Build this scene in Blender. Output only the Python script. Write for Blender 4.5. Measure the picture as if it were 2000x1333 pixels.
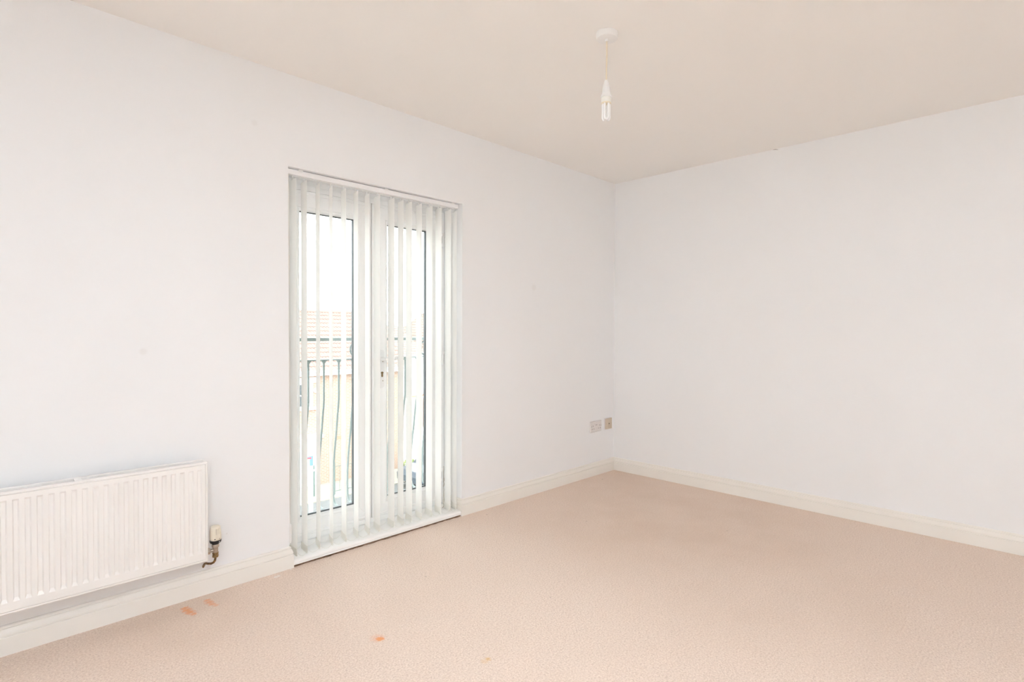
import bpy, bmesh, math, random
from mathutils import Vector, Matrix
for _o in list(bpy.data.objects):
    bpy.data.objects.remove(_o)
SC = bpy.context.scene
COL = SC.collection
R = math.radians
random.seed(7)

# ------------------------------------------------------------------ camera
cam_d = bpy.data.cameras.new('camera')
cam_o = bpy.data.objects.new('camera', cam_d)
COL.objects.link(cam_o)
cam_d.sensor_fit = 'HORIZONTAL'
cam_d.sensor_width = 36.0
cam_d.lens = 1084.857 * 36.0 / 2000.0
cam_d.clip_start = 0.05
cam_d.clip_end = 500
YAW, PITCH, ROLL = 0.778043055, -0.016883252, 0.003539319
_d = Vector((math.cos(YAW) * math.cos(PITCH), math.sin(YAW) * math.cos(PITCH), math.sin(PITCH)))
_r = Vector((math.sin(YAW), -math.cos(YAW), 0))
_u = _r.cross(_d)
_r2 = _r * math.cos(ROLL) + _u * math.sin(ROLL)
_u2 = -_r * math.sin(ROLL) + _u * math.cos(ROLL)
_m = Matrix(((_r2.x, _u2.x, -_d.x, -3.93358), (_r2.y, _u2.y, -_d.y, -2.66696),
             (_r2.z, _u2.z, -_d.z, 1.159747), (0, 0, 0, 1)))
cam_o.matrix_world = _m
SC.camera = cam_o

# ------------------------------------------------------------------ sky and exposure
SKY = 7.0
FLASH = 700
world = bpy.data.worlds.new('overcast_sky')
SC.world = world
world.use_nodes = True
_bg = world.node_tree.nodes['Background']
_bg.inputs[0].default_value = (0.945, 0.985, 1.03, 1)
_bg.inputs[1].default_value = SKY
SC.view_settings.view_transform = 'Standard'
SC.view_settings.look = 'None'
SC.view_settings.exposure = 0.0
SC.view_settings.gamma = 1.0
SC.view_settings.use_curve_mapping = False
SC.cycles.max_bounces = 20
SC.cycles.diffuse_bounces = 14
SC.cycles.glossy_bounces = 4
SC.cycles.transmission_bounces = 8
SC.cycles.transparent_max_bounces = 24
SC.cycles.sample_clamp_indirect = 40.0
SC.cycles.caustics_reflective = False
SC.cycles.caustics_refractive = False
SC.cycles.use_denoising = True


def portal(name, loc, sx, sy, direction):
    """daylight portal in a real window opening: guides sky sampling, gives off no light itself"""
    l = bpy.data.lights.new(name, 'AREA')
    l.shape = 'RECTANGLE'
    l.size, l.size_y = sx, sy
    l.cycles.is_portal = True
    o = bpy.data.objects.new(name, l)
    COL.objects.link(o)
    o.location = loc
    o.rotation_euler = Vector(direction).to_track_quat('-Z', 'Y').to_euler()
    return o


# room: x -5.6..0, y -4.6..0, z 0..2.4; the window wall is y = 0, the right wall x = 0
H = 2.4
XL, YB = -5.6, -4.6
DX0, DX1, DZ1 = -2.773, -1.673, 1.957           # the door opening in the window wall
W1 = (-4.2, -3.6, 1.0, 2.0)                    # window behind the camera (x0, x1, z0, z1)
W2 = (-4.0, -2.3, 0.90, 2.15)                   # window to the left of the camera (y0, y1, z0, z1)
portal('door_daylight', ((DX0 + DX1) / 2, 0.33, 0.97), 1.1, 1.95, (0, -1, 0))
portal('back_window_daylight', ((W1[0] + W1[1]) / 2, YB - 0.33, (W1[2] + W1[3]) / 2), W1[1] - W1[0], W1[3] - W1[2], (0, 1, 0))
portal('side_window_daylight', (XL - 0.33, (W2[0] + W2[1]) / 2, (W2[2] + W2[3]) / 2), W2[1] - W2[0], W2[3] - W2[2], (1, 0, 0))


# the photographer's flash, on the camera, turned up and back to bounce off the ceiling behind the view
fl = bpy.data.lights.new('bounced_flash', 'SPOT')
fl.energy = FLASH
fl.color = (0.87, 1.0, 1.16)
fl.spot_size = R(95)
fl.spot_blend = 1.0
fl.shadow_soft_size = 0.06
fl_o = bpy.data.objects.new('bounced_flash', fl)
COL.objects.link(fl_o)
fl_o.location = (-4.05, -2.80, 1.35)
fl_o.rotation_euler = Vector((.0, -.14, 1.0)).to_track_quat('-Z', 'Y').to_euler()


# ------------------------------------------------------------------ materials
def mat(name, col, rough=0.5, metal=0.0, spec=0.5, noise=None, bump=None, trans=0.0):
    """noise=(scale, amount, second colour); bump=(scale, strength, distance)"""
    m = bpy.data.materials.new(name)
    m.use_nodes = True
    nt = m.node_tree
    b = nt.nodes['Principled BSDF']
    b.inputs['Base Color'].default_value = (*col, 1)
    b.inputs['Roughness'].default_value = rough
    b.inputs['Metallic'].default_value = metal
    b.inputs['Specular IOR Level'].default_value = spec
    if noise:
        tc = nt.nodes.new('ShaderNodeTexCoord')
        n = nt.nodes.new('ShaderNodeTexNoise')
        n.inputs['Scale'].default_value = noise[0]
        n.inputs['Detail'].default_value = 4
        nt.links.new(tc.outputs['Object'], n.inputs['Vector'])
        r = nt.nodes.new('ShaderNodeMapRange')
        r.inputs['From Min'].default_value = 0.35
        r.inputs['From Max'].default_value = 0.7
        r.inputs['To Max'].default_value = noise[1]
        nt.links.new(n.outputs['Fac'], r.inputs['Value'])
        mx = nt.nodes.new('ShaderNodeMix')
        mx.data_type = 'RGBA'
        mx.inputs[6].default_value = (*col, 1)
        mx.inputs[7].default_value = (*noise[2], 1)
        nt.links.new(r.outputs[0], mx.inputs[0])
        nt.links.new(mx.outputs[2], b.inputs['Base Color'])
    if bump:
        tc = nt.nodes.new('ShaderNodeTexCoord')
        n = nt.nodes.new('ShaderNodeTexNoise')
        n.inputs['Scale'].default_value = bump[0]
        n.inputs['Detail'].default_value = 3
        nt.links.new(tc.outputs['Object'], n.inputs['Vector'])
        bp = nt.nodes.new('ShaderNodeBump')
        bp.inputs['Strength'].default_value = bump[1]
        bp.inputs['Distance'].default_value = bump[2]
        nt.links.new(n.outputs['Fac'], bp.inputs['Height'])
        nt.links.new(bp.outputs[0], b.inputs['Normal'])
    if trans:
        t = nt.nodes.new('ShaderNodeBsdfTranslucent')
        t.inputs[0].default_value = (*col, 1)
        ms = nt.nodes.new('ShaderNodeMixShader')
        ms.inputs[0].default_value = trans
        nt.links.new(b.outputs[0], ms.inputs[1])
        nt.links.new(t.outputs[0], ms.inputs[2])
        nt.links.new(ms.outputs[0], nt.nodes['Material Output'].inputs[0])
    return m


def glass_mat():
    m = bpy.data.materials.new('window_glass')
    m.use_nodes = True
    nt = m.node_tree
    nt.nodes.remove(nt.nodes['Principled BSDF'])
    t = nt.nodes.new('ShaderNodeBsdfTransparent')
    t.inputs[0].default_value = (0.97, 0.985, 0.975, 1)
    g = nt.nodes.new('ShaderNodeBsdfGlossy')
    g.inputs['Roughness'].default_value = 0.02
    f = nt.nodes.new('ShaderNodeFresnel')
    f.inputs[0].default_value = 1.3
    ms = nt.nodes.new('ShaderNodeMixShader')
    nt.links.new(f.outputs[0], ms.inputs[0])
    nt.links.new(t.outputs[0], ms.inputs[1])
    nt.links.new(g.outputs[0], ms.inputs[2])
    nt.links.new(ms.outputs[0], nt.nodes['Material Output'].inputs[0])
    return m


def spot_mask(nt, pos, spots, warp=None):
    """greyscale mask of soft round marks: spots = (x, y, z, radius, strength)"""
    total = None
    for (x, y, z, rad, st) in spots:
        d = nt.nodes.new('ShaderNodeVectorMath')
        d.operation = 'DISTANCE'
        d.inputs[1].default_value = (x, y, z)
        nt.links.new(pos, d.inputs[0])
        src = d.outputs['Value']
        if warp is not None:
            a = nt.nodes.new('ShaderNodeMath')
            a.operation = 'MULTIPLY_ADD'
            nt.links.new(warp, a.inputs[0])
            a.inputs[1].default_value = rad * 1.8
            nt.links.new(src, a.inputs[2])
            src = a.outputs[0]
            off = rad * .9
        else:
            off = 0
        r = nt.nodes.new('ShaderNodeMapRange')
        r.interpolation_type = 'SMOOTHSTEP'
        r.inputs['From Min'].default_value = rad * 0.35 + off
        r.inputs['From Max'].default_value = rad * 1.1 + off
        r.inputs['To Min'].default_value = st
        r.inputs['To Max'].default_value = 0
        nt.links.new(src, r.inputs['Value'])
        if total is None:
            total = r.outputs[0]
        else:
            mx = nt.nodes.new('ShaderNodeMath')
            mx.operation = 'MAXIMUM'
            nt.links.new(total, mx.inputs[0])
            nt.links.new(r.outputs[0], mx.inputs[1])
            total = mx.outputs[0]
    return total


def mix_col(nt, fac, a, b):
    mx = nt.nodes.new('ShaderNodeMix')
    mx.data_type = 'RGBA'
    for sock, v in ((6, a), (7, b)):
        if isinstance(v, tuple):
            mx.inputs[sock].default_value = (*v, 1)
        else:
            nt.links.new(v, mx.inputs[sock])
    nt.links.new(fac, mx.inputs[0])
    return mx.outputs[2]


def carpet_mat():
    m = mat('cut_pile_carpet', (0.6, 0.45, 0.37), 0.95, spec=0.1)
    nt = m.node_tree
    b = nt.nodes['Principled BSDF']
    b.inputs['Sheen Weight'].default_value = 0.15
    geo = nt.nodes.new('ShaderNodeNewGeometry')
    pos = geo.outputs['Position']

    def noise(scale, detail=3, rough=0.6):
        n = nt.nodes.new('ShaderNodeTexNoise')
        n.inputs['Scale'].default_value = scale
        n.inputs['Detail'].default_value = detail
        n.inputs['Roughness'].default_value = rough
        nt.links.new(pos, n.inputs['Vector'])
        return n.outputs['Fac']

    def rng(v, a, c, lo=0.0, hi=1.0):
        r = nt.nodes.new('ShaderNodeMapRange')
        for k, x in (('From Min', a), ('From Max', c), ('To Min', lo), ('To Max', hi)):
            r.inputs[k].default_value = x
        nt.links.new(v, r.inputs['Value'])
        return r.outputs[0]
    fine = noise(150, 3, 0.75)
    tuft = noise(62, 3, 0.7)
    worn = noise(1.5, 4, 0.6)
    c = mix_col(nt, rng(fine, 0.33, 0.67), CARPET_DARK, CARPET_LIGHT)
    c2 = mix_col(nt, rng(tuft, 0.3, 0.7, 0.0, 0.42), c, CARPET_MID)
    c3 = mix_col(nt, rng(worn, 0.42, 0.72, 0.0, 0.28), c2, CARPET_WORN)
    brown_patch = spot_mask(nt, pos, [(-.75, -1.0, 0, 1.15, .55), (-.3, -.25, 0, .7, .5), (-1.3, -1.75, 0, .8, .25), (-3.3, -.2, 0, .35, .35)])  # worn walking patch, plus broad browner areas in the corner and by the radiator
    sm = nt.nodes.new('ShaderNodeMath')
    sm.operation = 'MULTIPLY'
    nt.links.new(brown_patch, sm.inputs[0])
    nt.links.new(rng(noise(2.6, 4, 0.65), .3, .65, .35, 1.0), sm.inputs[1])
    c3 = mix_col(nt, sm.outputs[0], c3, CARPET_BROWN)
    warp = noise(95, 3, 0.7)
    orange = spot_mask(nt, pos, [(-3.252, -0.085, 0, .019, .75), (-3.251, -0.108, 0, .023, .8), (-3.247, -0.135, 0, .022, .8), (-3.241, -0.160, 0, .017, .7),
                                 (-3.164, -0.078, 0, .018, .6), (-3.163, -0.100, 0, .021, .65), (-3.160, -0.126, 0, .018, .6), (-3.152, -0.147, 0, .015, .45),
                                 (-2.804, -0.860, 0, .021, .95), (-2.808, -0.848, 0, .033, .28)], warp)
    c4 = mix_col(nt, orange, c3, (0.82, 0.34, 0.13))
    yellow = spot_mask(nt, pos, [(-2.604, -1.243, 0, .014, .6), (-2.622, -1.244, 0, .017, .3)], warp)
    c5 = mix_col(nt, yellow, c4, (0.72, 0.43, 0.12))
    dark = spot_mask(nt, pos, [(-2.36, -0.55, 0, .006, .4), (-1.55, -.1, 0, .008, .45), (-.33, -.12, 0, .008, .5), (-1.2, -.62, 0, .006, .4),
                               (-2.9, -.25, 0, .006, .3), (-.75, -1.3, 0, .007, .35), (-2.1, -1.1, 0, .006, .35)])
    c6 = mix_col(nt, dark, c5, (0.2, 0.13, 0.1))
    pale = spot_mask(nt, pos, [(-2.862, -0.056, 0, .012, .6), (-2.848, -0.054, 0, .010, .6), (-2.775, -0.022, 0, .006, .6)])
    c6 = mix_col(nt, pale, c6, (0.92, 0.9, 0.87))
    nt.links.new(c6, b.inputs['Base Color'])
    add = nt.nodes.new('ShaderNodeMath')
    add.operation = 'ADD'
    nt.links.new(fine, add.inputs[0])
    nt.links.new(tuft, add.inputs[1])
    bp = nt.nodes.new('ShaderNodeBump')
    bp.inputs['Strength'].default_value = 0.55
    bp.inputs['Distance'].default_value = 0.006
    nt.links.new(add.outputs[0], bp.inputs['Height'])
    nt.links.new(bp.outputs[0], b.inputs['Normal'])
    return m


def wall_mat():
    m = mat('white_emulsion', WALL, 0.9, spec=0.2, bump=(90, 0.06, 0.002))
    nt = m.node_tree
    b = nt.nodes['Principled BSDF']
    geo = nt.nodes.new('ShaderNodeNewGeometry')
    filled = spot_mask(nt, geo.outputs['Position'],
                       [(-2.93, 0, 2.122, .018, .25), (-3.375, 0, 1.073, .018, .3), (-1.006, 0, 1.474, .03, .25),
                        (-3.059, 0, .242, .004, .7), (-3.135, 0, .112, .012, .6)])
    n = nt.nodes.new('ShaderNodeTexNoise')
    n.inputs['Scale'].default_value = 1.3
    n.inputs['Detail'].default_value = 3
    nt.links.new(geo.outputs['Position'], n.inputs['Vector'])
    r = nt.nodes.new('ShaderNodeMapRange')
    r.inputs['From Min'].default_value = 0.35
    r.inputs['From Max'].default_value = 0.7
    nt.links.new(n.outputs['Fac'], r.inputs['Value'])
    base = mix_col(nt, r.outputs[0], WALL, tuple(c * k for c, k in zip(WALL, (1.0, .992, .985))))
    nt.links.new(mix_col(nt, filled, base, (0.74, 0.72, 0.70)), b.inputs['Base Color'])
    return m


def brick_mat(name, c1, c2, mortar, sx, sz):
    m = mat(name, c1, 0.9, spec=0.1)
    nt = m.node_tree
    b = nt.nodes['Principled BSDF']
    geo = nt.nodes.new('ShaderNodeNewGeometry')
    sep = nt.nodes.new('ShaderNodeSeparateXYZ')
    nt.links.new(geo.outputs['Position'], sep.inputs[0])
    ad = nt.nodes.new('ShaderNodeMath')
    nt.links.new(sep.outputs[0], ad.inputs[0])
    nt.links.new(sep.outputs[1], ad.inputs[1])
    cmb = nt.nodes.new('ShaderNodeCombineXYZ')
    nt.links.new(ad.outputs[0], cmb.inputs[0])
    nt.links.new(sep.outputs[2], cmb.inputs[1])
    t = nt.nodes.new('ShaderNodeTexBrick')
    t.inputs['Color1'].default_value = (*c1, 1)
    t.inputs['Color2'].default_value = (*c2, 1)
    t.inputs['Mortar'].default_value = (*mortar, 1)
    t.inputs['Scale'].default_value = 1
    t.inputs['Brick Width'].default_value = sx
    t.inputs['Row Height'].default_value = sz
    t.inputs['Mortar Size'].default_value = 0.012
    nt.links.new(cmb.outputs[0], t.inputs['Vector'])
    nt.links.new(t.outputs['Color'], b.inputs['Base Color'])
    return m


WALL = (0.861, 0.8735, 0.887)
CARPET_LIGHT, CARPET_MID, CARPET_DARK, CARPET_WORN, CARPET_BROWN = (0.95, 0.815, 0.71), (0.865, 0.71, 0.60), (0.60, 0.455, 0.365), (0.78, 0.62, 0.505), (0.66, 0.50, 0.385)
M = {
    'wall': wall_mat(),
    'ceiling': mat('ceiling_emulsion', (0.89, 0.875, 0.85), 0.95, spec=0.1, bump=(70, 0.08, 0.002)),
    'carpet': carpet_mat(),
    'gloss': mat('ivory_gloss_paint', (0.86, 0.84, 0.795), 0.35, spec=0.4, noise=(6, .4, (0.84, 0.815, 0.765))),
    'upvc': mat('white_upvc', (0.935, 0.94, 0.94), 0.3, spec=0.4, noise=(4, .3, (0.92, 0.925, 0.925))),
    'sill': mat('white_board', (0.93, 0.93, 0.92), 0.3, spec=0.45, noise=(5, .3, (0.915, 0.91, 0.895))),
    'gasket': mat('grey_rubber', (0.10, 0.11, 0.115), 0.5, noise=(40, .4, (0.14, .15, .155))),
    'spacer': mat('aluminium_spacer', (0.27, 0.28, 0.295), 0.5, metal=0.2, noise=(60, .4, (0.23, .24, .255))),
    'glass': glass_mat(),
    'vane': mat('cream_blind_fabric', (0.965, 0.965, 0.95), 0.9, spec=0.1, trans=0.5, noise=(300, .5, (0.945, 0.945, 0.925)), bump=(500, .15, .0006)),
    'vane_hem': mat('cream_blind_hem', (0.93, 0.92, 0.885), 0.9, spec=0.1, trans=0.3, noise=(300, .5, (0.91, 0.90, 0.86))),
    'track': mat('white_headrail', (0.87, 0.87, 0.87), 0.35, noise=(8, .3, (0.85, .85, .85))),
    'plastic': mat('white_plastic', (0.86, 0.86, 0.85), 0.35, noise=(12, .3, (0.84, 0.835, 0.82))),
    'chain': mat('cream_bead_chain', (0.82, 0.80, 0.74), 0.4, noise=(80, .4, (0.76, 0.73, 0.66))),
    'old_chain': mat('aged_bead_chain', (0.45, 0.37, 0.28), 0.5, noise=(60, .6, (0.3, 0.24, 0.18))),
    'rad': mat('white_radiator_enamel', (0.87, 0.86, 0.84), 0.28, spec=0.5, noise=(3, .4, (0.86, 0.84, 0.81))),
    'trv': mat('ivory_valve_plastic', (0.80, 0.74, 0.62), 0.4, noise=(30, .4, (0.76, 0.69, 0.57))),
    'black': mat('black_plastic', (0.015, 0.013, 0.014), 0.35, noise=(40, .4, (0.03, .027, .028))),
    'nickel': mat('dull_nickel', (0.52, 0.45, 0.38), 0.4, metal=0.75, noise=(120, .6, (0.42, 0.34, 0.26))),
    'brass': mat('tarnished_brass', (0.36, 0.24, 0.11), 0.45, metal=0.75, noise=(150, .8, (0.16, 0.1, 0.05))),
    'copper': mat('tarnished_copper', (0.40, 0.23, 0.09), 0.45, metal=0.7, noise=(170, 1.0, (0.04, 0.038, 0.036))),
    'cord': mat('aged_cream_flex', (0.80, 0.70, 0.54), 0.5, noise=(60, .4, (0.77, 0.66, 0.5))),
    'tube': mat('frosted_lamp_tube', (0.92, 0.92, 0.92), 0.25, noise=(30, .3, (0.9, .9, .89))),
    'lampbase': mat('lamp_base_plastic', (0.84, 0.84, 0.79), 0.4, noise=(40, .3, (0.82, .81, .75))),
    'creamedge': mat('yellowed_plastic', (0.80, 0.72, 0.56), 0.4, noise=(40, .3, (0.77, .68, .52))),
    'socket': mat('white_moulded_plate', (0.74, 0.71, 0.70), 0.35, noise=(20, .3, (0.72, .69, .675))),
    'tvplate': mat('yellowed_plate', (0.66, 0.57, 0.46), 0.4, noise=(20, .4, (0.63, .54, .42))),
    'hole': mat('socket_hole_and_shade', (0.12, 0.085, 0.075), 0.7, noise=(90, .4, (0.16, .12, .105))),  # dark colour of the holes, also of strips standing in for shade
    'screw': mat('steel_screw', (0.5, 0.44, 0.38), 0.4, metal=0.6, noise=(90, .4, (0.4, .35, .3))),
    'gripper': mat('brown_gripper', (0.17, 0.10, 0.06), 0.9, noise=(70, .9, (0.33, 0.22, 0.15)), bump=(90, .6, .004)),
    'rail': mat('grey_green_paint', (0.195, 0.225, 0.22), 0.45, noise=(30, .5, (0.23, .26, .25))),
    'brick': brick_mat('buff_brick', (0.36, 0.22, 0.16), (0.39, 0.25, 0.185), (0.45, 0.375, 0.325), .225, .075),
    'brick_red': brick_mat('red_brick', (0.5, 0.34, 0.27), (0.54, 0.39, 0.31), (0.6, 0.54, 0.49), .225, .075),
    'tile': mat('clay_pantile', (0.265, 0.18, 0.158), 0.85, spec=0.1, noise=(1.8, .8, (0.29, 0.205, 0.18))),
    'tile_far': mat('pale_clay_tile', (0.26, 0.20, 0.175), 0.85, spec=0.1, noise=(1.2, .8, (0.29, 0.235, 0.21))),
    'render': mat('white_render', (0.85, 0.84, 0.82), 0.9, noise=(2, .4, (0.82, .81, .79))),
    'pane': mat('dark_window_pane', (0.06, 0.07, 0.08), 0.08, noise=(3, .4, (0.09, .1, .11))),
    'gutter': mat('grey_gutter', (0.45, 0.45, 0.47), 0.4, noise=(5, .4, (0.5, .5, .51))),
    'asphalt': mat('grey_asphalt', (0.13, 0.13, 0.13), 0.9, noise=(6, .7, (0.17, .17, .17)), bump=(60, .3, .01)),
    'paving': mat('pale_paving', (0.30, 0.275, 0.235), 0.9, noise=(4, .6, (0.36, .335, .29))),
    'gravel': mat('pale_ground', (0.55, 0.53, 0.49), 0.95, noise=(2, .6, (0.6, .58, .54))),
    'greenpost': mat('green_painted_steel', (0.12, 0.16, 0.145), 0.5, noise=(10, .5, (0.15, .19, .17))),
    'leaf': mat('pale_green_foliage', (0.30, 0.36, 0.13), 0.8, spec=0.2, noise=(9, .9, (0.16, 0.22, 0.07))),
    'stem': mat('brown_twig', (0.16, 0.11, 0.07), 0.9, noise=(20, .5, (.2, .14, .09))),
    'carblue': mat('grey_blue_car_paint', (0.07, 0.088, 0.11), 0.25, spec=0.6, noise=(3, .3, (0.08, .098, .12))),
    'tyre': mat('tyre_rubber', (0.03, 0.03, 0.032), 0.8, noise=(30, .4, (0.045, .045, .047))),
    'signblue': mat('blue_sign_face', (0.10, 0.19, 0.46), 0.4, noise=(6, .3, (0.11, .2, .48))),
    'signred': mat('red_sign_face', (0.62, 0.06, 0.07), 0.4, noise=(6, .3, (0.64, .08, .09))),
    'white': mat('white_gloss', (0.86, 0.86, 0.86), 0.4, noise=(6, .3, (0.84, .84, .84))),
    'terracotta': mat('terracotta', (0.48, 0.22, 0.15), 0.85, noise=(10, .4, (0.52, .26, .18))),
    'fleck': mat('grey_fleck', (0.22, 0.17, 0.16), 0.9, noise=(200, .5, (.28, .22, .2))),
}


# ------------------------------------------------------------------ helpers
def obj(name, bm, m, parent=None, smooth=False, bevel=0):
    bmesh.ops.remove_doubles(bm, verts=bm.verts, dist=1e-6)
    bmesh.ops.recalc_face_normals(bm, faces=bm.faces)
    me = bpy.data.meshes.new(name)
    bm.to_mesh(me)
    bm.free()
    me.materials.append(M[m] if isinstance(m, str) else m)
    if smooth:
        for p in me.polygons:
            p.use_smooth = True
        me.set_sharp_from_angle(angle=R(35))
    o = bpy.data.objects.new(name, me)
    COL.objects.link(o)
    if parent is not None:
        o.parent = parent
        if parent.type == 'EMPTY':      # vertices are written in world coordinates
            o.matrix_parent_inverse = Matrix.Translation(-parent.location)
    if bevel:
        md = o.modifiers.new('bevel', 'BEVEL')
        md.width = bevel
        md.segments = 2
        md.limit_method = 'ANGLE'
    return o


def tag(o, label=None, cat=None, group=None, kind=None):
    for k, v in (('label', label), ('category', cat), ('group', group), ('kind', kind)):
        if v:
            o[k] = v
    return o


def thing(name, loc, label, cat, group=None, kind=None):
    o = bpy.data.objects.new(name, None)
    o.empty_display_size = 0.05
    COL.objects.link(o)
    o.location = loc
    return tag(o, label, cat, group, kind)


def B():
    return bmesh.new()


def box(bm, x0, x1, y0, y1, z0, z1):
    v = [bm.verts.new(c) for c in ((x0, y0, z0), (x1, y0, z0), (x1, y1, z0), (x0, y1, z0),
                                   (x0, y0, z1), (x1, y0, z1), (x1, y1, z1), (x0, y1, z1))]
    for f in ((0, 3, 2, 1), (4, 5, 6, 7), (0, 1, 5, 4), (1, 2, 6, 5), (2, 3, 7, 6), (3, 0, 4, 7)):
        bm.faces.new([v[i] for i in f])
    return bm


def obox(bm, c, ax, ay, az):
    """box from centre and three half-axis vectors"""
    c, ax, ay, az = map(Vector, (c, ax, ay, az))
    v = [bm.verts.new(c + ax * i + ay * j + az * k) for k in (-1, 1) for (i, j) in ((-1, -1), (1, -1), (1, 1), (-1, 1))]
    for f in ((0, 3, 2, 1), (4, 5, 6, 7), (0, 1, 5, 4), (1, 2, 6, 5), (2, 3, 7, 6), (3, 0, 4, 7)):
        bm.faces.new([v[i] for i in f])
    return bm


def tube(bm, pts, rad, seg=8, caps=True, flat=None):
    """tube along points; rad a number or list; flat=(a, b) scales the two section axes"""
    pts = [Vector(p) for p in pts]
    rings = []
    prev = None
    for i, p in enumerate(pts):
        a = pts[max(i - 1, 0)]
        c = pts[min(i + 1, len(pts) - 1)]
        t = (c - a).normalized()
        if prev is None:
            s = Vector((1, 0, 0)) if abs(t.x) < .9 else Vector((0, 1, 0))
        else:
            s = prev
        s = (s - t * s.dot(t)).normalized()
        prev = s
        w = t.cross(s)
        rr = rad[i] if isinstance(rad, (list, tuple)) else rad
        fa, fb = flat or (1, 1)
        rings.append([bm.verts.new(p + s * (math.cos(2 * math.pi * k / seg) * rr * fa) + w * (math.sin(2 * math.pi * k / seg) * rr * fb)) for k in range(seg)])
    for r0, r1 in zip(rings, rings[1:]):
        for k in range(seg):
            bm.faces.new((r0[k], r0[(k + 1) % seg], r1[(k + 1) % seg], r1[k]))
    if caps:
        bm.faces.new(rings[0][::-1])
        bm.faces.new(rings[-1])
    return bm


def lathe(bm, prof, c, seg=32, axis='Z', caps=True):
    """profile of (radius, height) turned round an axis through c"""
    c = Vector(c)
    rings = []
    for r, h in prof:
        ring = []
        for k in range(seg):
            a = 2 * math.pi * k / seg
            u, v = r * math.cos(a), r * math.sin(a)
            off = {'Z': (u, v, h), 'X': (h, u, v), 'Y': (u, h, v)}[axis]
            ring.append(bm.verts.new(c + Vector(off)))
        rings.append(ring)
    for r0, r1 in zip(rings, rings[1:]):
        for k in range(seg):
            bm.faces.new((r0[k], r0[(k + 1) % seg], r1[(k + 1) % seg], r1[k]))
    if caps:
        bm.faces.new(rings[0][::-1])
        bm.faces.new(rings[-1])
    return bm


def prism(bm, loop, vec):
    """extrude a closed 3-D loop by vec"""
    vec = Vector(vec)
    a = [bm.verts.new(Vector(p)) for p in loop]
    b = [bm.verts.new(Vector(p) + vec) for p in loop]
    n = len(a)
    for i in range(n):
        bm.faces.new((a[i], a[(i + 1) % n], b[(i + 1) % n], b[i]))
    bm.faces.new(a[::-1])
    bm.faces.new(b)
    return bm


def loft(bm, loops, caps=True):
    rr = [[bm.verts.new(Vector(p)) for p in l] for l in loops]
    n = len(rr[0])
    for a, b in zip(rr, rr[1:]):
        for k in range(n):
            bm.faces.new((a[k], a[(k + 1) % n], b[(k + 1) % n], b[k]))
    if caps:
        bm.faces.new(rr[0][::-1])
        bm.faces.new(rr[-1])
    return bm


def wall_panel(name, axis, pos, depth, a0, a1, z0, z1, holes, m, label):
    """slab with rectangular holes; axis 'Y': spans x, faces at y=pos and pos+depth"""
    bm = B()
    us = sorted({a0, a1, *[h[0] for h in holes], *[h[1] for h in holes]})
    zs = sorted({z0, z1, *[h[2] for h in holes], *[h[3] for h in holes]})

    def P(u, z, d):
        return (u, pos + d, z) if axis == 'Y' else (pos + d, u, z)

    def quad(*p):
        bm.faces.new([bm.verts.new(q) for q in p])
    for u0, u1 in zip(us, us[1:]):
        for w0, w1 in zip(zs, zs[1:]):
            if any(h[0] <= u0 and u1 <= h[1] and h[2] <= w0 and w1 <= h[3] for h in holes):
                continue
            for d in (0, depth):
                quad(P(u0, w0, d), P(u1, w0, d), P(u1, w1, d), P(u0, w1, d))
    for (u0, u1, w0, w1) in [(a0, a1, z0, z1)] + list(holes):
        c = [(u0, w0), (u1, w0), (u1, w1), (u0, w1)]
        for i in range(4):
            (p, q), (r, s) = c[i], c[(i + 1) % 4]
            quad(P(p, q, 0), P(r, s, 0), P(r, s, depth), P(p, q, depth))
    o = obj(name, bm, m)
    return tag(o, label, 'wall', kind='structure')


# ------------------------------------------------------------------ room shell
bm = B()
box(bm, XL - .3, 0.3, YB - .3, 0.0, -.12, 0)
tag(obj('floor', bm, 'carpet'), 'pinkish beige cut pile carpet with orange stains over the whole floor', 'carpet', kind='structure')
bm = B()
box(bm, XL - .3, 0.3, YB - .3, .3, H, H + .15)
ceil = tag(obj('ceiling', bm, 'ceiling'), 'flat beige tinted painted ceiling', 'ceiling', kind='structure')
wl = wall_panel('wall_left', 'Y', 0, .3, XL - .3, .3, -.12, H, [(DX0, DX1, -.06, DZ1)], 'wall', 'white painted wall with the door opening and the radiator')
wall_panel('wall_right', 'X', 0, .3, YB - .3, 0, -.12, H, [], 'wall', 'plain bare white painted wall on the right')
wall_panel('wall_back', 'Y', YB, -.3, XL, 0, 0, H, [W1], 'wall', 'white wall behind the camera with a wide window')
wall_panel('wall_side', 'X', XL, -.3, YB, 0, 0, H, [W2], 'wall', 'white wall on the far left with a window, outside the view')
# tiny fleck where the ceiling meets the right wall
bm = B()
tube(bm, [(-.004, -1.268, 2.398), (-.006, -1.285, 2.396), (-.003, -1.302, 2.391)], [.0005, .0017, .0005], 5)
obj('cobweb', bm, 'fleck', ceil)

# baseboards: one mitred path, cut into pieces
SKP = [(0, 0), (.016, 0), (.016, .0635), (.0152, .0655), (.0105, .0665), (.0105, .0685), (.0138, .0700), (.0142, .0740), (.0132, .0800), (.0105, .0860), (.0088, .0905), (.0085, .0930), (.0040, .0940), (.0040, .0958), (.0068, .0970), (.0066, .1010), (.0045, .1040), (.0015, .1055), (0, .1056)]


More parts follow.
